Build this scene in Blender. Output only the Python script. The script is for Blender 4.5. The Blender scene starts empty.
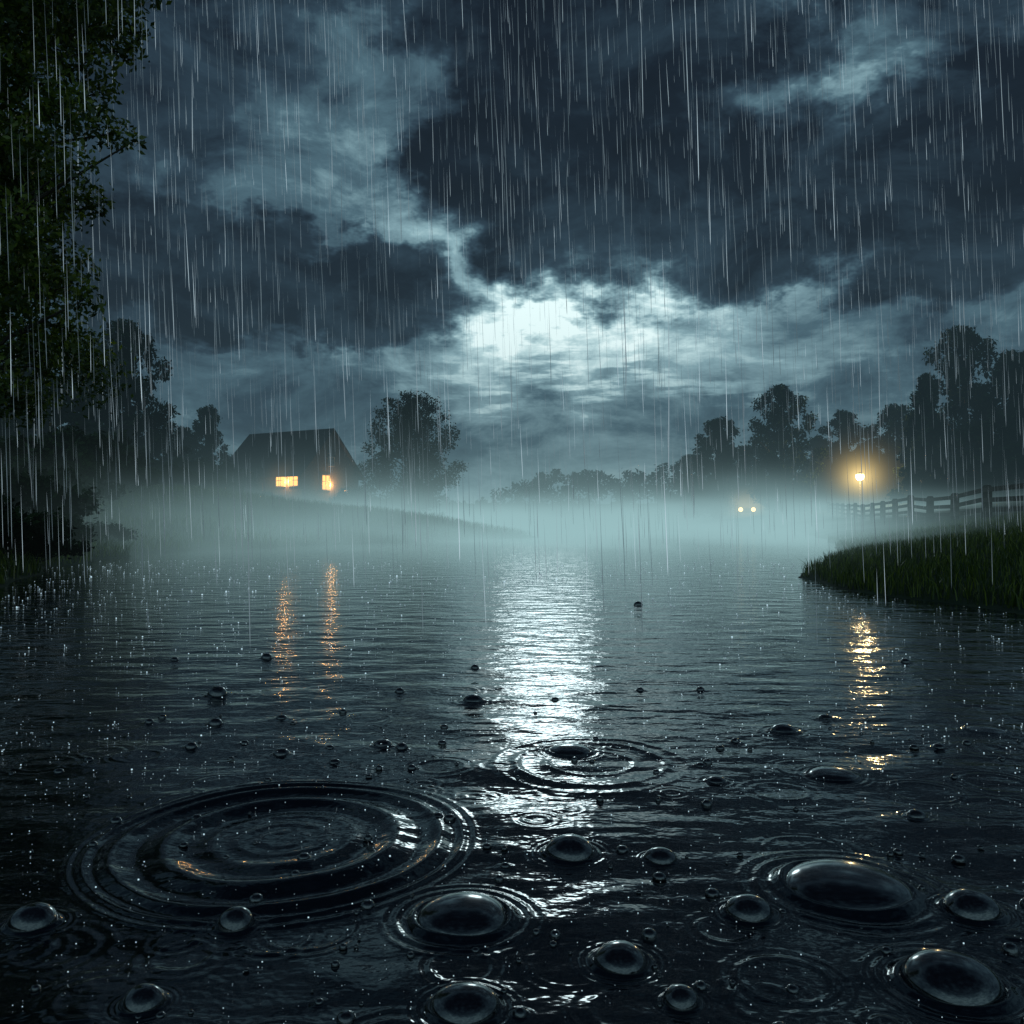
import bpy, math, random
import numpy as np
from mathutils import Vector, Matrix
random.seed(7); rng=np.random.default_rng(7)
S=bpy.context.scene
S.view_settings.view_transform='Standard'
try: S.view_settings.look='None'
except Exception: pass
S.view_settings.exposure=0
H=0.7; F=887.0; HOR=520.0
def W(px,py_ground):            # point on water plane from photo measurements
    d=H*F/(py_ground-HOR); return ((px-512)/F*d, d)

# ---------------- node helpers ----------------
def newmat(name):
    m=bpy.data.materials.new(name); m.use_nodes=True
    nt=m.node_tree; nt.nodes.clear()
    o=nt.nodes.new('ShaderNodeOutputMaterial'); return m,nt,o
def nosample(m):
    try: m.cycles.emission_sampling='NONE'
    except Exception as e: print(e)
    return m
def principled(name,col,rough=0.8,noise=None,bump=0.0,**kw):
    m,nt,o=newmat(name)
    p=nt.nodes.new('ShaderNodeBsdfPrincipled')
    p.inputs['Base Color'].default_value=(*col,1); p.inputs['Roughness'].default_value=rough
    for k,v in kw.items(): p.inputs[k.replace('_',' ')].default_value=v
    if noise:
        n=nt.nodes.new('ShaderNodeTexNoise'); n.inputs['Scale'].default_value=noise; n.inputs['Detail'].default_value=4
        tc=nt.nodes.new('ShaderNodeTexCoord'); nt.links.new(tc.outputs['Object'],n.inputs['Vector'])
        r=nt.nodes.new('ShaderNodeValToRGB')
        r.color_ramp.elements[0].position=.3; r.color_ramp.elements[1].position=.7
        r.color_ramp.elements[0].color=(*[c*.55 for c in col],1); r.color_ramp.elements[1].color=(*[c*1.5 for c in col],1)
        nt.links.new(n.outputs['Fac'],r.inputs['Fac']); nt.links.new(r.outputs['Color'],p.inputs['Base Color'])
        if bump:
            b=nt.nodes.new('ShaderNodeBump'); b.inputs['Distance'].default_value=bump
            nt.links.new(n.outputs['Fac'],b.inputs['Height']); nt.links.new(b.outputs['Normal'],p.inputs['Normal'])
    nt.links.new(p.outputs[0],o.inputs['Surface']); return m
class NG:
    def __init__(s,nt): s.nt=nt
    def val(s,x,inp):
        if isinstance(x,(int,float)): inp.default_value=x
        else: s.nt.links.new(x,inp)
    def m(s,op,a,b=0.0,c=None):
        n=s.nt.nodes.new('ShaderNodeMath'); n.operation=op
        s.val(a,n.inputs[0]); s.val(b,n.inputs[1])
        if c is not None: s.val(c,n.inputs[2])
        return n.outputs[0]
    def smooth(s,x,a,b,lo=0.0,hi=1.0):
        n=s.nt.nodes.new('ShaderNodeMapRange'); n.interpolation_type='SMOOTHSTEP'
        s.val(x,n.inputs[0]); n.inputs[1].default_value=a; n.inputs[2].default_value=b
        n.inputs[3].default_value=lo; n.inputs[4].default_value=hi; return n.outputs[0]

def mesh_obj(name,verts,faces,mats=(),midx=None,smooth=False,parent=None,loc=None):
    me=bpy.data.meshes.new(name); me.from_pydata(verts,[],faces)
    for m in mats: me.materials.append(m)
    if midx is not None: me.polygons.foreach_set('material_index',np.asarray(midx,dtype=np.int32))
    if smooth: me.polygons.foreach_set('use_smooth',np.ones(len(me.polygons),dtype=bool))
    me.update(); ob=bpy.data.objects.new(name,me); S.collection.objects.link(ob)
    if loc: ob.location=loc
    if parent: ob.parent=parent
    return ob
def fast_mesh(name,V,Fc,mats,midx=None,smooth=False):
    V=np.asarray(V,dtype=np.float32); Fc=np.asarray(Fc,dtype=np.int32)
    me=bpy.data.meshes.new(name); k=Fc.shape[1]
    me.vertices.add(len(V)); me.vertices.foreach_set('co',V.ravel())
    me.loops.add(Fc.size); me.loops.foreach_set('vertex_index',Fc.ravel())
    me.polygons.add(len(Fc)); me.polygons.foreach_set('loop_start',np.arange(0,Fc.size,k,dtype=np.int32))
    try: me.polygons.foreach_set('loop_total',np.full(len(Fc),k,dtype=np.int32))
    except Exception: pass
    for m in mats: me.materials.append(m)
    if midx is not None: me.polygons.foreach_set('material_index',np.asarray(midx,dtype=np.int32))
    me.polygons.foreach_set('use_smooth',np.full(len(Fc),smooth,dtype=bool))
    me.update(calc_edges=True); return me
def link(name,me,loc=(0,0,0),parent=None,rot=0,scale=(1,1,1)):
    ob=bpy.data.objects.new(name,me); S.collection.objects.link(ob); ob.location=loc
    ob.rotation_euler=(0,0,rot); ob.scale=scale
    if parent: ob.parent=parent
    return ob
def box(name,x0,x1,y0,y1,z0,z1,mat,parent=None):
    v=[(x0,y0,z0),(x1,y0,z0),(x1,y1,z0),(x0,y1,z0),(x0,y0,z1),(x1,y0,z1),(x1,y1,z1),(x0,y1,z1)]
    f=[(0,3,2,1),(4,5,6,7),(0,1,5,4),(1,2,6,5),(2,3,7,6),(3,0,4,7)]
    return mesh_obj(name,v,f,[mat] if mat else [],parent=parent)

# ---------------- sky ----------------
w=bpy.data.worlds.new("World"); S.world=w; w.use_nodes=True
nt=w.node_tree; nt.nodes.clear(); g=NG(nt)
out=nt.nodes.new('ShaderNodeOutputWorld'); bg=nt.nodes.new('ShaderNodeBackground'); nt.links.new(bg.outputs[0],out.inputs[0])
tc=nt.nodes.new('ShaderNodeTexCoord'); sep=nt.nodes.new('ShaderNodeSeparateXYZ'); nt.links.new(tc.outputs['Generated'],sep.inputs[0])
def wnoise(scale,detail,rough,vec=None,off=(0,0,0),sc=(1,1,1),dist=0):
    mp=nt.nodes.new('ShaderNodeMapping'); mp.inputs['Location'].default_value=off; mp.inputs['Scale'].default_value=sc
    nt.links.new(tc.outputs['Generated'],mp.inputs[0])
    n=nt.nodes.new('ShaderNodeTexNoise'); n.inputs['Scale'].default_value=scale; n.inputs['Detail'].default_value=detail
    n.inputs['Roughness'].default_value=rough; n.inputs['Distortion'].default_value=dist
    nt.links.new(mp.outputs[0],n.inputs['Vector']); return n.outputs['Fac']
az=g.m('ARCTAN2',sep.outputs[0],sep.outputs[1]); el=g.m('ARCSINE',sep.outputs[2])
n1=wnoise(4.5,6,.62,sc=(1,1,1.7)); n2=wnoise(4.5,6,.62,off=(5,3,8),sc=(1,1,1.7))
azw=g.m('ADD',az,g.m('MULTIPLY',g.m('SUBTRACT',n1,.5),.50))
elw=g.m('ADD',el,g.m('MULTIPLY',g.m('SUBTRACT',n2,.5),.34))
def P(px,py):
    x=(px-512)/F; z=(HOR-py)/F; return math.atan2(x,1), math.asin(z/math.sqrt(1+x*x+z*z))
def ell(px,py,sx,sy,ang=0):
    a0,e0=P(px,py); sx/=F; sy/=F; c,s_=math.cos(ang),math.sin(ang)
    da=g.m('SUBTRACT',azw,a0); de=g.m('SUBTRACT',elw,e0)
    u=g.m('DIVIDE',g.m('ADD',g.m('MULTIPLY',da,c),g.m('MULTIPLY',de,s_)),sx)
    v=g.m('DIVIDE',g.m('SUBTRACT',g.m('MULTIPLY',de,c),g.m('MULTIPLY',da,s_)),sy)
    return g.m('ADD',g.m('MULTIPLY',u,u),g.m('MULTIPLY',v,v))
def gauss(*a): return g.m('EXPONENT',g.m('MULTIPLY',ell(*a),-1.0))
def cloud(*a,soft=(1.35,.6)): return g.smooth(ell(*a),soft[0],soft[1])
v=g.m('ADD',.35,0.0)
def add(v,t,amt): return g.m('MULTIPLY_ADD',t,amt,v)
fb=wnoise(7,7,.66,off=(2,1,3),sc=(1,1,2.0),dist=.4)
fbs=g.m('SUBTRACT',fb,.5)
v=add(v,fbs,.95)
v=add(v,gauss(620,345,260,90),.27)
v=add(v,gauss(430,225,130,60,-.6),.22)
v=add(v,gauss(380,90,60,70),.08)
v=add(v,gauss(230,170,120,50),.06)
v=add(v,gauss(900,330,160,40),.08)
v=add(v,g.smooth(sep.outputs[1],.2,-.6),.22)  # brighter sky behind the camera, added as fill on leaves and grass
v=add(v,g.smooth(el,.62,.95),-.26)
def mulcloud(v,mask,to,amt):
    k=g.m('MULTIPLY',mask,amt)
    return g.m('ADD',g.m('MULTIPLY',v,g.m('SUBTRACT',1.0,k)),g.m('MULTIPLY',k,to))
dk=g.m('MULTIPLY_ADD',fbs,.55,.10)
dk2=g.m('MULTIPLY_ADD',fbs,.60,.17)
v=mulcloud(v,cloud(600,108,170,160),dk,.95)
v=mulcloud(v,cloud(860,190,260,78),dk2,.90)
v=mulcloud(v,cloud(640,-60,420,90),dk2,.8)
v=mulcloud(v,cloud(255,278,205,56),dk2,.97)
v=mulcloud(v,cloud(60,60,130,200),dk2,.6)
fine=g.m('MULTIPLY_ADD',g.m('SUBTRACT',wnoise(16,5,.65,sc=(1,1,3.2),dist=.6),.5),1.7,.75)
v=add(v,g.m('MULTIPLY',gauss(590,303,160,40),fine),.52)
v=add(v,gauss(560,302,54,20),.22)
v=add(v,gauss(480,250,70,26,-.6),.16)
v=add(v,gauss(785,95,80,30),.36)
v=add(v,g.m('MULTIPLY',gauss(620,372,240,30),g.smooth(wnoise(14,4,.6,sc=(1,1,7)),.44,.62)),.22)
# pale air low over the far shore
lowsky=g.m('MULTIPLY',g.smooth(el,.16,.02),g.m('EXPONENT',g.m('MULTIPLY',g.m('POWER',g.m('DIVIDE',g.m('SUBTRACT',az,.05),.45),2.0),-1.0)))
v=add(v,lowsky,.29)
ramp=nt.nodes.new('ShaderNodeValToRGB'); cr=ramp.color_ramp
cr.elements[0].position=0; cr.elements[0].color=(.004,.006,.011,1)
cr.elements[1].position=1; cr.elements[1].color=(.88,1.08,1.08,1)
for p,c in [(.15,(.0070,.012,.021)),(.33,(.026,.050,.074)),(.5,(.070,.134,.172)),(.72,(.25,.41,.46)),(.88,(.55,.77,.80))]:
    e=cr.elements.new(p); e.color=(*c,1)
nt.links.new(v,ramp.inputs[0]); nt.links.new(ramp.outputs[0],bg.inputs[0]); bg.inputs[1].default_value=1.18

# moon behind the cloud break
moon=bpy.data.lights.new('moon_light','SUN'); moon.energy=.064; moon.angle=math.radians(6); moon.color=(.78,.96,1)
mo=bpy.data.objects.new('moon_light',moon); S.collection.objects.link(mo)
ma,me_=P(546,318); dvec=Vector((math.sin(ma)*math.cos(me_),math.cos(ma)*math.cos(me_),math.sin(me_)))
mo.rotation_euler=dvec.to_track_quat('Z','Y').to_euler(); mo.location=dvec*60

# ---------------- terrain ----------------
LY=[0,7.8,12.4,17.7,24.8,34.5,42,55,75,100,125,600]; LX=[-4.6,-5.0,-6.4,-7.8,-6.0,.5,.4,-1.5,-4,-11,-16,-16]
RY=[0,6,7,8,10.7,12,16,21,31,60,80,90,115,600]; RX=[4.1,3.9,3.75,3.5,3.35,3.9,6.0,7.8,11,19,21,19,14,14]
def hf(s,k,p): return np.where(s>0,k*np.power(np.maximum(s,1e-6),p),np.maximum(-.8,.4*s))
def terrain(x,y):
    x=np.asarray(x,dtype=float); y=np.asarray(y,dtype=float)
    wob=.25*np.sin(y*.9+x*.1)+.15*np.sin(y*2.3)
    sl=np.interp(y,LY,LX)-x+wob*np.clip(y/20,.3,1.5)
    kl=.19+.15*np.exp(-(y/24)**2)
    zl=np.minimum(hf(sl,kl,.85),6+.02*sl)
    sr=x-np.interp(y,RY,RX)+wob*.4
    zr=np.minimum(hf(sr,.17,.85),3+.01*sr)
    zf=np.minimum(hf((y-140)+4*np.sin(x*.07),.05,.9),9)
    z=np.maximum(np.maximum(zl,zr),zf)
    z=z+np.where(z>0,(.06*np.sin(x*1.7+y*.8)*np.sin(y*1.3-x*.6)+.10*np.sin(x*.55+1)*np.sin(y*.31+x*.2))*np.minimum(1,z*2),0)
    return z
t=np.linspace(0,1,340); yy=3*np.power(300,t)-3+0.0; yy=np.concatenate([[-60,-20],yy])
u=np.linspace(-1,1,421); xx=np.sinh(u*5.2)/math.sinh(5.2)*900
X,Y=np.meshgrid(xx,yy); Z=terrain(X,np.maximum(Y,0))
def gridfaces(r,c):
    i=np.arange(r-1)[:,None]*c+np.arange(c-1)[None,:]; i=i.ravel()
    return np.stack([i,i+1,i+c+1,i+c],1)
grass_mat=principled('grassy_soil',(.03,.045,.02),.95,noise=1.5,bump=.05)
link('ground',fast_mesh('ground',np.stack([X,Y,Z],-1).reshape(-1,3),gridfaces(*X.shape),[grass_mat],smooth=True))
def tz(x,y): return float(terrain(x,y))

# ---------------- lake ----------------
pyr=np.concatenate([np.linspace(1400,560,60)[:-1],np.linspace(560,3,1000)]); dd=H*F/pyr
dd=np.concatenate([dd,[260,420,900]])
sl=np.concatenate([np.linspace(-4,-.72,40)[:-1],np.linspace(-.72,.72,900),np.linspace(.72,4,40)[1:]])
D,SL=np.meshgrid(dd,sl,indexing='ij'); XW=D*SL; YW=D.copy(); ZW=np.zeros_like(D)
fade=np.clip((11-D)/7,0,1)
for i in range(34):
    lam=random.uniform(.07,.55); a=random.gauss(math.pi/2,.75); k=2*math.pi/lam
    ff=np.clip((lam*9-D*.9)/2,0,1)
    ph=random.random()*6.28
    warp=.35*np.sin(XW*2.1+i)+.3*np.sin(YW*1.7+i*2)
    ZW+=lam*.0016*np.sin(k*(XW*math.cos(a)+YW*math.sin(a))+ph+warp*1.5)*fade*ff
def rows(y0,y1):
    idx=np.where((dd>y0)&(dd<y1))[0]
    return slice(idx[0],idx[-1]+1) if len(idx) else None
def ring(cx,cy,comps,rmax,calm=0,ecc=1.0):
    r_=rows(cy-rmax,cy+rmax)
    if r_ is None: return
    dx_=XW[r_]-cx; dy_=YW[r_]-cy; R=np.hypot(dx_,dy_); an=np.arctan2(dy_,dx_)
    if calm: ZW[r_]*=1-calm*np.clip((1-R/rmax)*3,0,1)
    Rw=R*(1+.012*np.sin(2*an+cx*9)+.008*np.sin(5*an+cy*7)); mod=1+.25*np.sin(an*2+cx*5)
    dz=np.zeros_like(R)
    for r0,a,wd in comps: dz+=a*np.exp(-((Rw-r0)/wd)**2)
    ZW[r_]+=dz*mod
bx,by=W(284,838)
BUB=[(463,917,100,.36),(845,888,128,.30),(570,852,54,.6),(748,912,50,.65),(970,910,58,.65),(620,960,60,.55),(950,982,104,.5),(465,1006,72,.55),
(680,1000,40,.75),(237,924,40,.95),(35,922,48,.75),(145,1002,46,.75),(660,858,34,.6),(832,775,50,.25),(570,751,44,.28),(783,731,28,.5),
(218,695,21,.9),(473,701,22,.6),(216,724,15,.8),(282,754,17,.7),(383,745,20,.6),(402,748,14,.8),(192,747,13,.8),(267,658,12,.8),(282,718,12,.6),
(400,692,11,.8),(716,781,20,.5),(700,765,12,.5),(915,816,20,.7),(938,747,13,.6),(638,605,9,.8),(335,762,12,.6),(475,668,9,.8),(905,662,10,.7),
(735,741,10,.7),(245,743,9,.7),(150,722,9,.8),(700,985,14,.8),(825,718,16,.5),(175,660,9,.7),(555,700,8,.8),(700,690,9,.8),(640,690,8,.7),(90,760,10,.7),(985,730,40,.15),
(412,768,10,.8),(520,1012,16,.8),(885,950,12,.8),(320,1000,10,.7),(505,865,10,.7)]
rr_=random.Random(11)
for i in range(240):
    cy=1.15+rr_.random()**1.3*9; cx=cy*rr_.uniform(-.68,.68); r0=rr_.uniform(.010,.07)*(1+cy*.08); A=rr_.uniform(.0008,.0020); l=rr_.uniform(.010,.018)*(1+cy*.12)
    ring(cx,cy,[(r0,A,l*.5),(r0+l*1.5,A*.6,l*.45)],r0+l*4)
ring(bx,by,[(.250,.0095,.026),(.305,-.005,.022),(.195,-.004,.024),(.352,.0070,.015),(.382,-.002,.010),(.402,.0042,.009),(.430,.0024,.008),(.15,.0025,.016),(.095,.002,.012),(.045,.0015,.012)],.52,calm=.85)
x2,y2=W(590,762); ring(x2,y2,[(.22,.0026,.014),(.28,.0016,.012),(.13,.0020,.012)],.42)
bv=[];bf=[];bub_rand=random.Random(3)
for (px,py,wp,hr) in BUB:
    cx,cy=W(px,py); R=wp/2/F*cy*.94; hr=min(.95,hr*1.12)
    ring(cx,cy,[(R*1.03,.10*R,.13*R),(R*1.42,.026*R,.09*R),(R*1.7,.015*R,.08*R)] if wp>30 else [(R*1.05,.15*R,.3*R),(R*1.8,.05*R,.2*R)],R*2.3,calm=.6)
    ns,nr=48,18; base=len(bv); sx=bub_rand.uniform(.94,1.06)
    bv.append((cx,cy,R*hr))
    for j in range(1,nr+1):
        ph=j/nr*math.pi/2*1.06
        for i in range(ns):
            a=2*math.pi*i/ns; rr=R*math.sin(ph)*(1+.02*math.sin(3*a+px)+.015*math.sin(2*a+py))
            bv.append((cx+sx*rr*math.cos(a),cy+rr*math.sin(a),R*hr*math.cos(ph)))
    for i in range(ns): bf.append((base,base+1+i,base+1+(i+1)%ns))
    for j in range(nr-1):
        for i in range(ns):
            a=base+1+j*ns; bf.append((a+i,a+ns+i,a+ns+(i+1)%ns,a+(i+1)%ns))
for i in range(260):
    cy=1.15+rr_.random()**1.2*2.2; cx=cy*rr_.uniform(-.66,.66); R=rr_.choice([.0025,.003,.004,.005,.007,.010,.014]); hr=rr_.uniform(.6,1)
    base=len(bv); bv.append((cx,cy,R*hr)); ns=14
    for j in range(1,7):
        ph=j/6*math.pi/2*1.06
        for k in range(ns):
            a=2*math.pi*k/ns; bv.append((cx+R*math.sin(ph)*math.cos(a),cy+R*math.sin(ph)*math.sin(a),R*hr*math.cos(ph)+.001))
    for k in range(ns): bf.append((base,base+1+k,base+1+(k+1)%ns))
    for j in range(5):
        for k in range(ns):
            a=base+1+j*ns; bf.append((a+k,a+ns+k,a+ns+(k+1)%ns,a+(k+1)%ns))
m,nt2,o=newmat('lake_water'); g2=NG(nt2)
p=nt2.nodes.new('ShaderNodeBsdfPrincipled'); p.inputs['Base Color'].default_value=(.002,.006,.012,1); p.inputs['Roughness'].default_value=.08; p.inputs['IOR'].default_value=1.75
tc2=nt2.nodes.new('ShaderNodeTexCoord')
def wn(scale,detail,sx=.55):
    mp=nt2.nodes.new('ShaderNodeMapping'); mp.inputs['Scale'].default_value=(sx,1,1); nt2.links.new(tc2.outputs['Object'],mp.inputs[0])
    n=nt2.nodes.new('ShaderNodeTexNoise'); n.inputs['Scale'].default_value=scale; n.inputs['Detail'].default_value=detail; nt2.links.new(mp.outputs[0],n.inputs[0]); return n.outputs['Fac']
hgt=g2.m('ADD',g2.m('MULTIPLY',wn(5,2),.018),g2.m('ADD',g2.m('MULTIPLY',wn(26,2,.7),.0027),g2.m('MULTIPLY',wn(90,1,.9),.0004)))
b=nt2.nodes.new('ShaderNodeBump'); b.inputs['Distance'].default_value=1.0; b.inputs['Strength'].default_value=1.0
nt2.links.new(hgt,b.inputs['Height']); nt2.links.new(b.outputs[0],p.inputs['Normal']); nt2.links.new(p.outputs[0],o.inputs['Surface'])
link('lake',fast_mesh('lake',np.stack([XW,YW,ZW],-1).reshape(-1,3),gridfaces(*XW.shape),[m],smooth=True))
bub_mat=principled('bubble_film',(.001,.002,.004),.18,IOR=1.45,Coat_Weight=1.0,Coat_Roughness=.11,Coat_IOR=2.1)
mesh_obj('water_bubbles',bv,bf,[bub_mat],smooth=True)

# ---------------- splash droplets ----------------
import bmesh
bmx=bmesh.new(); bmesh.ops.create_icosphere(bmx,subdivisions=1,radius=1); bmx.verts.ensure_lookup_table()
IV=np.array([v_.co[:] for v_ in bmx.verts]); IF=np.array([[q.index for q in f_.verts] for f_ in bmx.faces]); bmx.free()
N=4300; N2=1200; cy=np.concatenate([1.3+rng.random(N)**.9*14,1.15+rng.random(N2)*1.9]); cx=cy*rng.uniform(-.7,.7,N+N2); cz=np.abs(rng.normal(0,.006,N+N2))+.001
land=terrain(cx,cy)>-.02; cy=cy[~land];cx=cx[~land];cz=cz[~land];n=len(cy)
rad=np.minimum(cy,10)*rng.uniform(.0003,.0008,n)*rng.choice([.6,1,1.45],n,p=[.6,.34,.06])
C=np.stack([cx,cy,cz],-1)
V=(C[:,None,:]+IV[None]*rad[:,None,None]).reshape(-1,3); FF=(np.arange(n)[:,None,None]*len(IV)+IF[None]).reshape(-1,3)
drops=[]
for nm_,es in (('droplet_sparkle',.7),('droplet_sparkle_dim',.25)):  # sparkle put in as emission, a bright and a dim copy
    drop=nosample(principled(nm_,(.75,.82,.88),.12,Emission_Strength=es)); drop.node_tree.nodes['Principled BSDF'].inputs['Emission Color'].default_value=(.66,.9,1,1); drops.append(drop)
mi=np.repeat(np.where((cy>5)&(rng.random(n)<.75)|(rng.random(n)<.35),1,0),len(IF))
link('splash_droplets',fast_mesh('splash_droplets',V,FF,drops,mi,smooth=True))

# ---------------- rain ----------------
mr=[]
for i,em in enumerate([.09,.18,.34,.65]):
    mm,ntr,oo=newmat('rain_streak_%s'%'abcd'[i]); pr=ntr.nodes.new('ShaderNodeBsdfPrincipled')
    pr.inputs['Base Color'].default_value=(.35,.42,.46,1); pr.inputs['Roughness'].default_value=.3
    pr.inputs['Emission Color'].default_value=(.72,.9,1,1); pr.inputs['Emission Strength'].default_value=em  # emission stands in for light caught by the falling drops
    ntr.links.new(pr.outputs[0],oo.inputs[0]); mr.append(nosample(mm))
N=5000; y=3.4+rng.random(N)**.8*19; x=y*rng.uniform(-.75,.75,N); zt=y*rng.uniform(-.02,.68,N)+.7
low=rng.random(N)<.04; zt=np.where(low,rng.uniform(.1,1.0,N)*1.2,zt)
L=rng.uniform(.14,.66,N)*(1+.02*y); wd=rng.uniform(.0007,.0018,N); wd*=1+.035*y
slx=-.035+rng.normal(0,.012,N)
tt=[0,.25,.7,.93,1]; ww=[0.03,.45,1,.8,.05]; vs=[]
for a,b_ in zip(tt,ww):
    for kx in range(3):
        an=2.094*kx
        vs.append(np.stack([x+slx*-L*a+np.cos(an)*wd*b_,y+np.sin(an)*wd*b_,zt-L*a],-1))
V=np.stack(vs,1); fl=[]
for j in range(4):
    for kx in range(3): fl.append((j*3+kx,j*3+(kx+1)%3,(j+1)*3+(kx+1)%3,(j+1)*3+kx))
fl=np.array(fl); ok=(zt-L>0.01)
V=V[ok]; n=len(V); FF=(np.arange(n)[:,None,None]*15+fl[None]).reshape(-1,4)
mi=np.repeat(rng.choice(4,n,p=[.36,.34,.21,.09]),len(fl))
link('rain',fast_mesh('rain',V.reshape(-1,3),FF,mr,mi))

# ---------------- foliage tools ----------------
bark=principled('tree_bark',(.05,.04,.03),.9,noise=6,bump=.03)
def leafmat(name,c,simple=False):
    mm,n_,oo=newmat(name); p_=n_.nodes.new('ShaderNodeBsdfPrincipled'); p_.inputs['Base Color'].default_value=(*c,1); p_.inputs['Roughness'].default_value=.35
    if simple:
        n_.nodes.remove(p_); d_=n_.nodes.new('ShaderNodeBsdfDiffuse'); d_.inputs[0].default_value=(*c,1); n_.links.new(d_.outputs[0],oo.inputs[0]); return mm
    tr=n_.nodes.new('ShaderNodeBsdfTranslucent'); tr.inputs[0].default_value=(c[0]*1.8,c[1]*1.7,c[2],1); mx=n_.nodes.new('ShaderNodeMixShader'); mx.inputs[0].default_value=.4
    n_.links.new(p_.outputs[0],mx.inputs[1]); n_.links.new(tr.outputs[0],mx.inputs[2]); n_.links.new(mx.outputs[0],oo.inputs[0]); return mm
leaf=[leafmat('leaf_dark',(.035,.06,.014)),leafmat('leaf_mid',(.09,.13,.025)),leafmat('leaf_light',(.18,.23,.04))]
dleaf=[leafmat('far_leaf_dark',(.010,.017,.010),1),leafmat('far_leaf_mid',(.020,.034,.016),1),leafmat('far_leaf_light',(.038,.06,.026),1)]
def tube(path,radii,seg=7):
    vs=[];fs=[]
    for i,(p_,r_) in enumerate(zip(path,radii)):
        p_=Vector(p_); d_=(Vector(path[min(i+1,len(path)-1)])-Vector(path[max(i-1,0)])).normalized()
        q=d_.to_track_quat('Z','Y')
        for k in range(seg):
            a=2*math.pi*k/seg; vs.append(tuple(p_+q@Vector((math.cos(a)*r_,math.sin(a)*r_,0))))
    for i in range(len(path)-1):
        for k in range(seg): fs.append((i*seg+k,i*seg+(k+1)%seg,(i+1)*seg+(k+1)%seg,(i+1)*seg+k))
    return vs,fs
def leaves(centers,rads,n,size,r,flat=.8):
    w8=np.array(rads)**2; w8/=w8.sum(); ci=r.choice(len(centers),n,p=w8); C=np.array(centers)[ci]; R=np.array(rads)[ci]
    d=r.normal(size=(n,3)); d/=np.linalg.norm(d,axis=1)[:,None]; rr=r.random(n)**.45; rr*=1+.55*(r.random(n)**4)
    pos=C+d*(R*rr)[:,None]*np.array([1,1,flat])
    a=r.normal(size=(n,3)); a/=np.linalg.norm(a,axis=1)[:,None]; b_=np.cross(a,r.normal(size=(n,3))); b_/=np.linalg.norm(b_,axis=1)[:,None]
    s=size*r.uniform(.6,1.3,n)[:,None]
    q=np.stack([pos-a*s,pos+b_*s*.45,pos+a*s,pos-b_*s*.45],1)
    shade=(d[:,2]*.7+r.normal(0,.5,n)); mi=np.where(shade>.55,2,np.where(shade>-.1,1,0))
    return q.reshape(-1,3),np.arange(n*4).reshape(-1,4),mi
def build(name,parts,leafsets,lm=None):
    V=[];Fa=[];M=[];off=0
    for vs,fs in parts:
        V.append(np.array(vs)); Fa.append(np.array(fs)+off); M.append(np.zeros(len(fs),int)); off+=len(vs)
    for q,f_,mi in leafsets:
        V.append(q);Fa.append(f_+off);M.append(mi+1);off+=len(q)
    return fast_mesh(name,np.concatenate(V),np.concatenate(Fa),[bark]+(lm or leaf),np.concatenate(M))
def tree_mesh(seed,Ht,Wd,nl=9000,ls=.2,base=.18,ncl=70,conical=False,pw=.55):
    r=np.random.default_rng(seed); rd=random.Random(seed); parts=[]
    lean=rd.uniform(-.3,.3)
    path=[(lean*t_*t_,rd.uniform(-.1,.1),Ht*.85*t_) for t_ in np.linspace(0,1,8)]; path[0]=(0,0,-.4)
    parts.append(tube(path,[Ht*.028*(1.25-t_*1.1) for t_ in np.linspace(0,1,8)]))
    cs=[];rs=[]
    for i in range(ncl):
        q=(i+rd.random())/ncl; h=base+(.955-base)*q
        prof=(1-q)**.7*1.05+.05 if conical else max(.12,math.sin(math.pi*min(1,(q*.80+.17)))**pw)
        cr_=Wd*rd.uniform(.075,.14)*(1-.35*q); rad_=max(0,Wd/2*prof*rd.uniform(.45,1.08)-cr_*.7); a=i*2.4+rd.uniform(-.5,.5)
        if i%4==0: rad_*=.3
        c=(lean*h*h+rad_*math.cos(a),rad_*math.sin(a),Ht*h-cr_*.3); cs.append(c); rs.append(cr_)
        if i%3==0:
            zb=max(.12*Ht,c[2]-rad_*rd.uniform(.5,.9)); st=(lean*(zb/Ht)**2,0,zb); mid=((st[0]+c[0])/2,(st[1]+c[1])/2,(zb+c[2])/2+.1*rad_)
            parts.append(tube([st,mid,c],[Ht*.009,Ht*.006,Ht*.002],5))
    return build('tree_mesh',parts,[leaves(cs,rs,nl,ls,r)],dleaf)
def put(name,me,px,d,scale=(1,1,1),rot=0,dz=0):
    x=(px-512)/F*d; return link(name,me,(x,d,tz(x,d)+dz-.05),rot=rot,scale=scale)
def htree(top,d,px):
    x=(px-512)/F*d; return H+(HOR-top)/F*d-tz(x,d)
T=[tree_mesh(12,10,8,26000,.12,.11,ncl=110,pw=.42),tree_mesh(2,10,6.2,16000,.16,.10,ncl=90),tree_mesh(3,10,7,17000,.15,.07,ncl=95),tree_mesh(4,10,5.2,13000,.16,.05,conical=True,ncl=80)]
def T_(i,px,top,wpx,d,rot,name='deciduous_tree'):
    hz=htree(top,d,px)/10; wid=[8,6.2,7,5.2][i]; ws=wpx/F*d/wid; put(name,T[i],px,d,(ws,ws,hz),rot)
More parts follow.
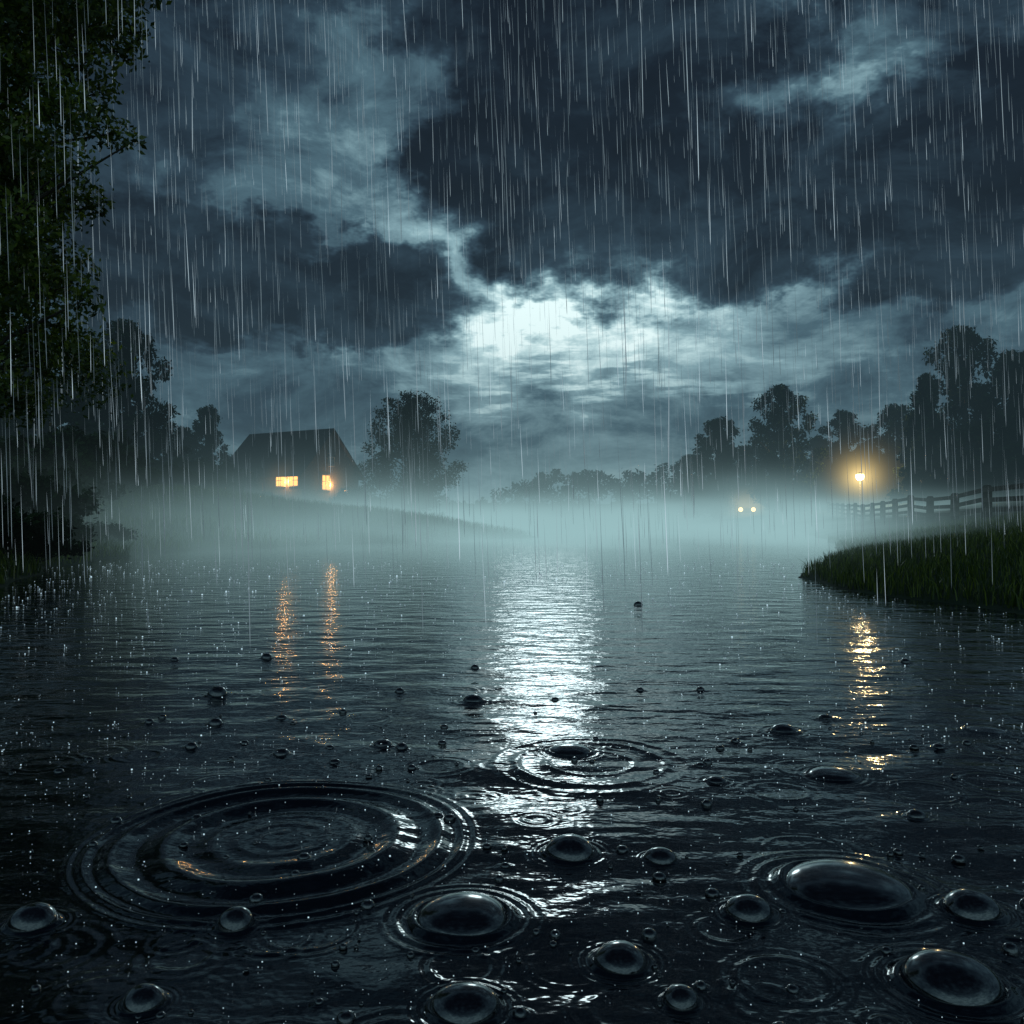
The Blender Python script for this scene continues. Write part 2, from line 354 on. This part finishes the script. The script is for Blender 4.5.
for a in [(0,411,389,106,75,0),(1,716,414,80,100,.5),(2,782,380,82,95,1.2),(1,848,407,70,112,2.2),(2,893,400,70,108,3.3),(2,965,320,106,88,.7),(3,925,368,66,86,1.7,'conifer_tree'),(2,1010,345,100,84,2.6),(2,1050,345,110,80,.2),(1,925,408,66,104,4),
 (2,690,452,42,125,1),(1,820,435,60,122,2),(2,752,443,70,118,.4),(2,935,432,80,92,5),(2,988,418,96,78,4.4),(2,870,442,66,116,5.4),
 (1,92,345,90,58,.2),(2,128,314,96,60,1.5),(2,52,372,110,50,2.5),(1,205,402,52,88,.9),(2,182,424,50,84,2.9),(2,150,410,76,62,4.2),(3,28,330,110,56,1.1,'conifer_tree'),(2,-30,330,120,50,1.9)]:
    T_(*a)
def bush_mesh(seed,n=4500,ls=.07):
    r=np.random.default_rng(seed); rd=random.Random(seed); cs=[];rs=[];parts=[]
    for i in range(14):
        a=rd.uniform(0,6.28); q=rd.random()**.5; c=(q*1.3*math.cos(a),q*1.0*math.sin(a),.3+.75*(1-q*q*.7)*rd.uniform(.5,1)); cs.append(c); rs.append(rd.uniform(.22,.42))
        parts.append(tube([(0,0,-.1),(c[0]*.5,c[1]*.5,c[2]*.4),c],[.03,.02,.006],4))
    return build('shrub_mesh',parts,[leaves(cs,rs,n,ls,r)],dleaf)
B=[bush_mesh(21),bush_mesh(22)]
rd=random.Random(5)
for i,(px,d,s) in enumerate([(355,76,1.8),(372,73,1.2),(225,78,2.3),(205,70,2.4),(180,60,2.0),(150,46,1.6),(110,38,1.6),(70,30,1.5),(30,26,1.5),(-10,22,1.5),(40,20,1.0),(8,16,1.0),(80,23,.9),(130,30,.9),(20,12.5,.6),(-20,11,.8),(55,15,.5),(385,74,1.0),(440,72,.8),
   (175,40,.9),(220,48,.8),(265,55,.7),(320,62,.6),(100,18,.5),
   (700,125,2.4),(740,125,2.6),(780,122,2.4),(820,124,2.4),(900,122,2.4),(670,128,2.6),(870,122,2.4)]):
    put('shrub',B[i%2],px,d,(s*rd.uniform(.9,1.3),s,s*rd.uniform(.8,1.1)),rd.uniform(0,6))
cs=[];rs=[]
r=np.random.default_rng(55)
for i in range(520):
    px=r.uniform(380,1150); d=r.uniform(150,172); x=(px-512)/F*d
    topy=np.interp(px,[330,480,505,540,575,600,640,665,700,800,1150],[508,502,486,470,459,469,459,464,454,450,450])+5*math.sin(px*.11)+3*math.sin(px*.31)
    zt_=H+(HOR-topy)/F*d; zb=tz(x,d); k=r.random()**.8
    cs.append((x,d,zb+(zt_-zb)*k*.90)); rs.append(r.uniform(1.1,2.0)*(1.2-.5*k))
link('distant_treeline',build('distant_treeline',[tube([(0,160,0),(0,160,6)],[.3,.1])],[leaves(cs,rs,48000,.42,r)],dleaf))

# foreground left tree
r=np.random.default_rng(77); d0=9.5
def PP(px,py,d): return ((px-512)/F*d,d,H+(HOR-py)/F*d)
cl=[(105,18,34),(60,25,42),(20,20,45),(125,48,20),(85,60,30),(30,80,45),(60,108,34),(112,132,24),(88,118,24),(30,140,42),(70,165,26),(85,198,24),(45,190,34),(15,220,45),(50,238,24),(78,262,20),(40,285,34),(82,300,22),(60,322,26),(25,340,36),(45,365,20),(5,300,50),(-20,150,60),(-30,60,60),(-20,380,40),(-10,-20,70),(70,-20,50),(130,-30,40),(10,262,40),(-40,240,60),(138,30,12),(132,140,12),(100,205,12),(100,90,22),(70,285,26),(20,180,40),(55,215,28),(20,400,34),(60,345,22)]
cs=[];rs=[];parts=[]
tx=-6.2; tb=tz(tx,d0)
trunk=[(tx,d0,tb-.3),(tx+.05,d0,1.8),(tx-.05,d0+.1,3.2),(tx+.1,d0,4.8),(tx+.1,d0,7)]
parts.append(tube(trunk,[.3,.24,.2,.16,.07],10))
for px,py,sz in cl:
    for k in range(2 if sz>30 else 1):
        d=d0+r.uniform(-1,1); c=PP(px+r.uniform(-6,6)*k,py+r.uniform(-8,8)*k,d); cs.append(c); rs.append(sz/F*d*.93)
    zb=max(1.4,c[2]-abs(c[0]-tx)*.5-.1); st=(tx+.03,d0,zb); mid=((tx+c[0])/2,(d0+c[1])/2,(zb+c[2])/2+.18)
    parts.append(tube([st,mid,c],[.04,.022,.006],6))
for i in range(40):
    a=r.uniform(0,6.28); q=r.uniform(.6,2.6); c=(tx-1.2+q*math.cos(a),d0+.8+q*abs(math.sin(a)),r.uniform(2.6,7.5))
    if c[0]>-5.6: continue
    cs.append(c); rs.append(r.uniform(.35,.7))
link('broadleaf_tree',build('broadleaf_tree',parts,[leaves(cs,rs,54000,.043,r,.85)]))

# ---------------- grass ----------------
def grass(pts,h,wd,r):
    n=len(pts); z=terrain(pts[:,0],pts[:,1]); a=r.uniform(0,6.28,n); hh=h*r.uniform(.45,1.25,n); ln=r.normal(0,.35,(n,2))*hh[:,None]
    dx=np.cos(a)*wd; dy=np.sin(a)*wd
    b0=np.stack([pts[:,0]-dx,pts[:,1]-dy,z-.02],-1); b1=np.stack([pts[:,0]+dx,pts[:,1]+dy,z-.02],-1)
    m0=np.stack([pts[:,0]+ln[:,0]*.35-dx*.7,pts[:,1]+ln[:,1]*.35-dy*.7,z+hh*.6],-1); m1=m0+np.stack([dx*1.4,dy*1.4,0*z],-1)
    tp=np.stack([pts[:,0]+ln[:,0],pts[:,1]+ln[:,1],z+hh],-1)
    V=np.stack([b0,b1,m1,m0,tp],1).reshape(-1,3); i=np.arange(n)*5
    Fq=np.concatenate([np.stack([i,i+1,i+2],1),np.stack([i,i+2,i+3],1),np.stack([i+3,i+2,i+4],1)])
    return V,Fq,np.tile(r.choice(3,n,p=[.45,.4,.15]),3)
def scatter(n,f):
    p=f(n); z=terrain(p[:,0],p[:,1]); return p[z>.015]
r=np.random.default_rng(9)
pr_=scatter(42000,lambda n:(lambda y:np.stack([np.interp(y,RY,RX)-.3+r.random(n)**1.2*(3+y*.28),y],-1))(5+r.random(n)**1.3*26))
V,Fq,mi=grass(pr_,.16,.006,r)
link('shore_grass',fast_mesh('shore_grass',V,Fq,leaf,mi))
pl=scatter(45000,lambda n:(lambda y:np.stack([np.interp(y,LY,LX)+.3-r.random(n)**1.1*(3+y*.32),y],-1))(6+r.random(n)**1.3*40))
V,Fq,mi=grass(pl,.22,.010,r)
link('shore_grass',fast_mesh('shore_grass_b',V,Fq,leaf,mi))

# ---------------- fence ----------------
wood=principled('weathered_wood',(.016,.014,.012),.85,noise=5,bump=.01)
fe=bpy.data.objects.new('wooden_fence',None); S.collection.objects.link(fe)
fpts=[]; yv=15.0
while yv<92: 
    fpts.append((15.2+.271*(yv-28),yv)); yv+=4.6
vs=[];fs=[]
def bx8(c,ax,hx,hy,hz):
    b0=len(vs); ax=Vector(ax).normalized(); sd=Vector((-ax.y,ax.x,0)).normalized(); up=ax.cross(sd)
    for e in (-1,1):
        for (i_,j_) in ((-1,-1),(1,-1),(1,1),(-1,1)): vs.append(tuple(Vector(c)+ax*hx*e+sd*hy*i_+up*hz*j_))
    fs.extend([tuple(b0+q for q in f_) for f_ in ((0,1,2,3),(7,6,5,4),(0,4,5,1),(1,5,6,2),(2,6,7,3),(3,7,4,0))])
rd=random.Random(4)
for x,y in fpts:
    z=tz(x,y)-.05; lx,ly=rd.uniform(-.02,.02),rd.uniform(-.02,.02); b0=len(vs)
    for zz,s in ((-.3,.12),(1.13,.11),(1.2,.07)):
        for (i_,j_) in ((-1,-1),(1,-1),(1,1),(-1,1)): vs.append((x+i_*s+lx*zz,y+j_*s+ly*zz,z+zz))
    for k in range(2):
        for q in range(4): fs.append((b0+k*4+q,b0+k*4+(q+1)%4,b0+k*4+4+(q+1)%4,b0+k*4+4+q))
    fs.append((b0+8,b0+9,b0+10,b0+11))
mesh_obj('posts',vs,fs,[wood],parent=fe)
vs=[];fs=[]
for (x0,y0),(x1,y1) in zip(fpts[:-1],fpts[1:]):
    for hz in (.34,.65,.98):
        a=Vector((x0-.155,y0,tz(x0,y0)+hz+rd.uniform(-.02,.02))); b_=Vector((x1-.155,y1,tz(x1,y1)+hz+rd.uniform(-.02,.02)))
        bx8((a+b_)/2,b_-a,(b_-a).length/2-.004,.03,.07)
mesh_obj('rails',vs,fs,[wood],parent=fe)

# ---------------- volumes ----------------
def volmat(name,build_fn,absorb=1.0,step=.1):
    mm,n_,oo=newmat(name); g_=NG(n_); dens,col,rad=build_fn(n_,g_)
    em=n_.nodes.new('ShaderNodeEmission'); em.inputs[0].default_value=(*col,1); g_.val(g_.m('MULTIPLY',dens,rad) if not isinstance(dens,float) else dens*rad,em.inputs[1])  # emission stands in for light scattered by the air
    if absorb>0:
        ab=n_.nodes.new('ShaderNodeVolumeAbsorption'); ab.inputs[0].default_value=(0,0,0,1)
        g_.val(g_.m('MULTIPLY',dens,absorb) if not isinstance(dens,float) else dens*absorb,ab.inputs[1])
        ad=n_.nodes.new('ShaderNodeAddShader'); n_.links.new(em.outputs[0],ad.inputs[0]); n_.links.new(ab.outputs[0],ad.inputs[1]); n_.links.new(ad.outputs[0],oo.inputs['Volume'])
    else: n_.links.new(em.outputs[0],oo.inputs['Volume'])
    try: mm.cycles.volume_step_rate=step
    except Exception as e: print(e)
    return nosample(mm)
box('haze',-260,260,24,330,-1.5,24,volmat('haze_air',lambda n_,g_:(.0036,(.048,.088,.108),1.0)))
def mistf(n_,g_):
    gp=n_.nodes.new('ShaderNodeTexCoord'); sp=n_.nodes.new('ShaderNodeSeparateXYZ'); n_.links.new(gp.outputs['Object'],sp.inputs[0])
    x,y,z=sp.outputs
    zz=g_.m('EXPONENT',g_.m('MULTIPLY',g_.m('MAXIMUM',z,0.0),-1.3))
    zz=g_.m('MULTIPLY',zz,g_.smooth(z,3.7,1.4))
    fy=g_.smooth(y,8,27); fb_=g_.smooth(y,128,100)
    xc=g_.m('SUBTRACT',x,g_.m('MULTIPLY',y,.035)); xs=g_.m('DIVIDE',xc,g_.m('MULTIPLY_ADD',y,.215,4.0)); gx=g_.m('EXPONENT',g_.m('MULTIPLY',g_.m('MULTIPLY',xs,xs),-1.0)); gx=g_.m('MULTIPLY_ADD',gx,.90,.10)  # denser mid-lake: the moon's brightening is put into the mist density
    # the mist thins out over the near right bank where the ground is higher
    gx=g_.m('MULTIPLY',gx,g_.smooth(g_.m('SUBTRACT',x,g_.m('MULTIPLY',y,.27)),7.5,1.0,.10,1.0))
    # a second bank of mist lies in the meadow beyond the fence, rising a little higher
    far=g_.m('MULTIPLY',g_.smooth(g_.m('SUBTRACT',y,g_.m('MULTIPLY',x,1.0)),18,34),g_.smooth(y,50,74))
    far=g_.m('MULTIPLY',far,g_.m('MULTIPLY',g_.smooth(x,8,20),g_.smooth(x,60,46)))
    far=g_.m('MULTIPLY',far,g_.m('EXPONENT',g_.m('MULTIPLY',g_.m('MAXIMUM',z,0.0),.75)))
    gx=g_.m('MAXIMUM',gx,g_.m('MULTIPLY',far,.42))
    gx=g_.m('MULTIPLY',gx,g_.smooth(x,-44,-30))
    no=n_.nodes.new('ShaderNodeTexNoise'); no.inputs['Scale'].default_value=.16; no.inputs['Detail'].default_value=1.5
    mp=n_.nodes.new('ShaderNodeMapping'); mp.inputs['Scale'].default_value=(1,.8,3.5); n_.links.new(gp.outputs['Object'],mp.inputs[0]); n_.links.new(mp.outputs[0],no.inputs['Vector'])
    nn=g_.smooth(no.outputs['Fac'],.32,.68,.15,1.7)
    d=g_.m('MULTIPLY',g_.m('MULTIPLY',zz,g_.m('MULTIPLY',fy,fb_)),g_.m('MULTIPLY',gx,nn))
    return g_.m('MULTIPLY',d,.19),(.32,.52,.54),1.0
box('lake_mist',-45,61,7,130,-.1,3.8,volmat('lake_mist_air',mistf,step=.9))
def halo(name,loc,R,col,power,fall,parent):  # glow of a light in mist, put in as a self-lit volume
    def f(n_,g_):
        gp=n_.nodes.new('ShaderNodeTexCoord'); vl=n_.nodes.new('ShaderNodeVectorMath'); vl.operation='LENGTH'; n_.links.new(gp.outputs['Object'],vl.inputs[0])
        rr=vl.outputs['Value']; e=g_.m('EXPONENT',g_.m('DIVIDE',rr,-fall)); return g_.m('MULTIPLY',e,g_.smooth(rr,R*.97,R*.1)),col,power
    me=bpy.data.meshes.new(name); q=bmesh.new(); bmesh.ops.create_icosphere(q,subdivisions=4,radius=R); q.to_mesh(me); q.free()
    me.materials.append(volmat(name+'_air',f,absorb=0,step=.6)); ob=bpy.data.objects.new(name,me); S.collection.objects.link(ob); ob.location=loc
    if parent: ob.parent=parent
def emis(name,col,s):
    mm,n_,oo=newmat(name); e=n_.nodes.new('ShaderNodeEmission'); e.inputs[0].default_value=(*col,1); e.inputs[1].default_value=s; n_.links.new(e.outputs[0],oo.inputs[0]); return mm

# ---------------- street lamp ----------------
lx,ly=(860-512)/F*92,92.0; lz=tz(lx,ly); lampz=H+(HOR-478)/F*92
sl_=bpy.data.objects.new('street_lamp',None); S.collection.objects.link(sl_); sl_.location=(lx,ly,lz)
iron=principled('painted_iron',(.03,.03,.03),.5)
hp=lampz-lz
v_,f_=tube([(0,0,-.2),(0,0,.5),(0,0,.55),(0,0,hp-.35)],[.12,.11,.07,.05],10); mesh_obj('pole',v_,f_,[iron],smooth=True,parent=sl_)
v_,f_=tube([(0,0,hp-.35),(0,0,hp-.3),(0,0,hp-.25)],[.05,.16,.18],10); mesh_obj('lantern_base',v_,f_,[iron],parent=sl_)
v_,f_=tube([(0,0,hp+.4),(0,0,hp+.46),(0,0,hp+.62)],[.38,.34,.02],10); mesh_obj('lantern_cap',v_,f_,[iron],parent=sl_)
v_,f_=tube([(0,0,hp-.24),(0,0,hp-.1),(0,0,hp+.12),(0,0,hp+.38)],[.20,.34,.42,.36],12); mesh_obj('lantern_globe',v_,f_,[nosample(emis('lamp_glow',(1,.74,.32),30))],smooth=True,parent=sl_)
ld=bpy.data.lights.new('lamp_light','POINT'); ld.energy=2200; ld.color=(1,.7,.32); ld.shadow_soft_size=.3
lo=bpy.data.objects.new('lamp_light',ld); S.collection.objects.link(lo); lo.location=(0,-.8,hp); lo.parent=sl_
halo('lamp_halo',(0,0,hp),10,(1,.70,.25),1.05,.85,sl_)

# ---------------- house ----------------
ho=bpy.data.objects.new('brick_house',None); S.collection.objects.link(ho)
hx,hy=-20.0,80.0; hb=tz(hx,hy)-.1; ho.location=(hx,hy,hb); ho.rotation_euler=(0,0,math.radians(-31))
brick=principled('dark_brick',(.09,.065,.055),.9,noise=9,bump=.01); roofm=principled('slate_roof',(.014,.014,.018),.7,noise=4,bump=.02); trim=principled('painted_trim',(.35,.33,.3),.6)
LL,WW,WH=4.9,3.6,3.0; RH=H+(HOR-433)/F*80-hb-3.0
v_=[(-LL,-WW,-.6),(LL,-WW,-.6),(LL,WW,-.6),(-LL,WW,-.6),(-LL,-WW,WH),(LL,-WW,WH),(LL,WW,WH),(-LL,WW,WH),(-LL,0,WH+RH-.1),(LL,0,WH+RH-.1)]
mesh_obj('walls',v_,[(0,1,5,4),(2,3,7,6),(1,2,6,9,5),(3,0,4,8,7)],[brick],parent=ho)
ov=.35; sg=RH/WW
for sgn in (-1,1):
    y0=sgn*(WW+.5); z0=WH-.5*sg
    tk=.16; a=[(-LL-ov,y0,z0),(LL+ov,y0,z0),(LL+ov,0,WH+RH),(-LL-ov,0,WH+RH)]
    vv=a+[(x,y_,z+tk) for x,y_,z in a]
    mesh_obj('roof_slope',vv,[(0,3,2,1),(4,5,6,7),(0,1,5,4),(1,2,6,5),(3,0,4,7)],[roofm],parent=ho)
wg=nosample(emis('window_glow',(1,.44,.10),2.8))
def window(x,y,z,wd,ht,face,mat=wg):
    wo=bpy.data.objects.new('window',None); S.collection.objects.link(wo); wo.parent=ho; wo.location=(x,y,z)
    if face=='x': wo.rotation_euler=(0,0,math.pi/2)
    box('glass',-wd/2,wd/2,-.02,.0,0,ht,mat,wo)
    for a in (-wd/2-.08,wd/2): box('jamb',a,a+.08,-.07,.0,-.08,ht+.08,trim,wo)
    box('sill',-wd/2,wd/2,-.1,.0,-.08,0,trim,wo); box('head',-wd/2,wd/2,-.07,.0,ht,ht+.08,trim,wo)
    n=max(1,int(wd/.55))
    for k in range(1,n+1):
        xx_=-wd/2+wd*k/(n+1); box('muntin',xx_-.03,xx_+.03,-.05,-.021,0,ht,trim,wo)
    box('transom',-wd/2,wd/2,-.045,-.022,ht*.55,ht*.55+.05,trim,wo)
window(2.5,-WW-.004,1.75,1.0,.8,'y'); window(4.0,-WW-.004,1.75,1.0,.8,'y')
dark_glass=principled('dark_glass',(.01,.012,.015),.08)
window(-2.9,-WW-.004,1.3,1.0,.9,'y',dark_glass)
window(LL+.004,-.7,1.5,.9,1.2,'x'); window(LL+.004,1.9,.9,.7,.6,'x',wg); window(LL+.004,.0,3.6,.6,.7,'x',dark_glass)
box('door',-.6,.35,-WW-.06,-WW-.004,0,2.05,principled('door_paint',(.08,.05,.03),.6),ho)
for i,(ax_,ay_,az_) in enumerate([(3.25,-WW-.25,2.1),(LL+.25,-.1,1.9)]):
    pl_=bpy.data.lights.new('window_light','POINT'); pl_.energy=190; pl_.color=(1,.50,.14); pl_.shadow_soft_size=.14  # points added outside the wall to streak warm window light on the lake
    po=bpy.data.objects.new('window_light',pl_); S.collection.objects.link(po); po.location=(ax_,ay_,az_); po.parent=ho
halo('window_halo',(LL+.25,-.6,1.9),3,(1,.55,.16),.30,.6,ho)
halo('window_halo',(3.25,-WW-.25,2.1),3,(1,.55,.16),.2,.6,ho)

# ---------------- car ----------------
cd=100.0; cxx=(742-512)/F*cd; ca=bpy.data.objects.new('parked_car',None); S.collection.objects.link(ca)
ca.location=(cxx,cd,max(tz(cxx,cd-2),tz(cxx,cd+2),.1)+.02); 
paint=principled('car_paint',(.03,.035,.045),.25); rub=principled('tyre_rubber',(.015,.015,.015),.8)
prof=[(-2.1,.35),(-2.15,.75),(-1.9,.9),(-1.0,1.0),(-.45,1.42),(.9,1.45),(1.6,1.02),(2.1,.95),(2.15,.4)]
vv=[(s*.85*(1 if z<1.02 else .8),y_,z) for s in (-1,1) for (y_,z) in prof]; n_p=len(prof)
ff=[tuple(range(n_p)),tuple(reversed(range(n_p,2*n_p)))]+[(i,(i+1)%n_p,n_p+(i+1)%n_p,n_p+i) for i in range(n_p)]
mesh_obj('body',vv,ff,[paint],parent=ca)
mesh_obj('windscreen',[(-.62,-.97,1.04),(.62,-.97,1.04),(.58,-.5,1.39),(-.58,-.5,1.39)],[(0,1,2,3)],[dark_glass],parent=ca)
for sx_ in (-.72,.72):
    for sy_ in (-1.35,1.35):
        v_,f_=tube([(sx_-.1,sy_,.33),(sx_-.09,sy_,.33),(sx_+.14,sy_,.33),(sx_+.15,sy_,.33)],[.25,.33,.33,.25],16); mesh_obj('wheel',v_,f_,[rub],smooth=True,parent=ca)
hl=nosample(emis('headlight_glow',(1,.60,.20),16))
for s in (-.70,.70):
    v_,f_=tube([(s,-2.2,.72),(s,-2.1,.72)],[.24,.24],12); mesh_obj('headlight',v_,f_+[tuple(range(12))],[hl],parent=ca)
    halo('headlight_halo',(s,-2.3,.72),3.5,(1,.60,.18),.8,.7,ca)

# ---------------- camera ----------------
cam=bpy.data.cameras.new('camera'); cam.sensor_width=36; cam.lens=F/1024*36; cam.clip_start=.05; cam.clip_end=3000
co=bpy.data.objects.new('camera',cam); S.collection.objects.link(co); co.location=(0,0,H); co.rotation_euler=(math.radians(90)+math.atan(8/F),0,0)
S.camera=co
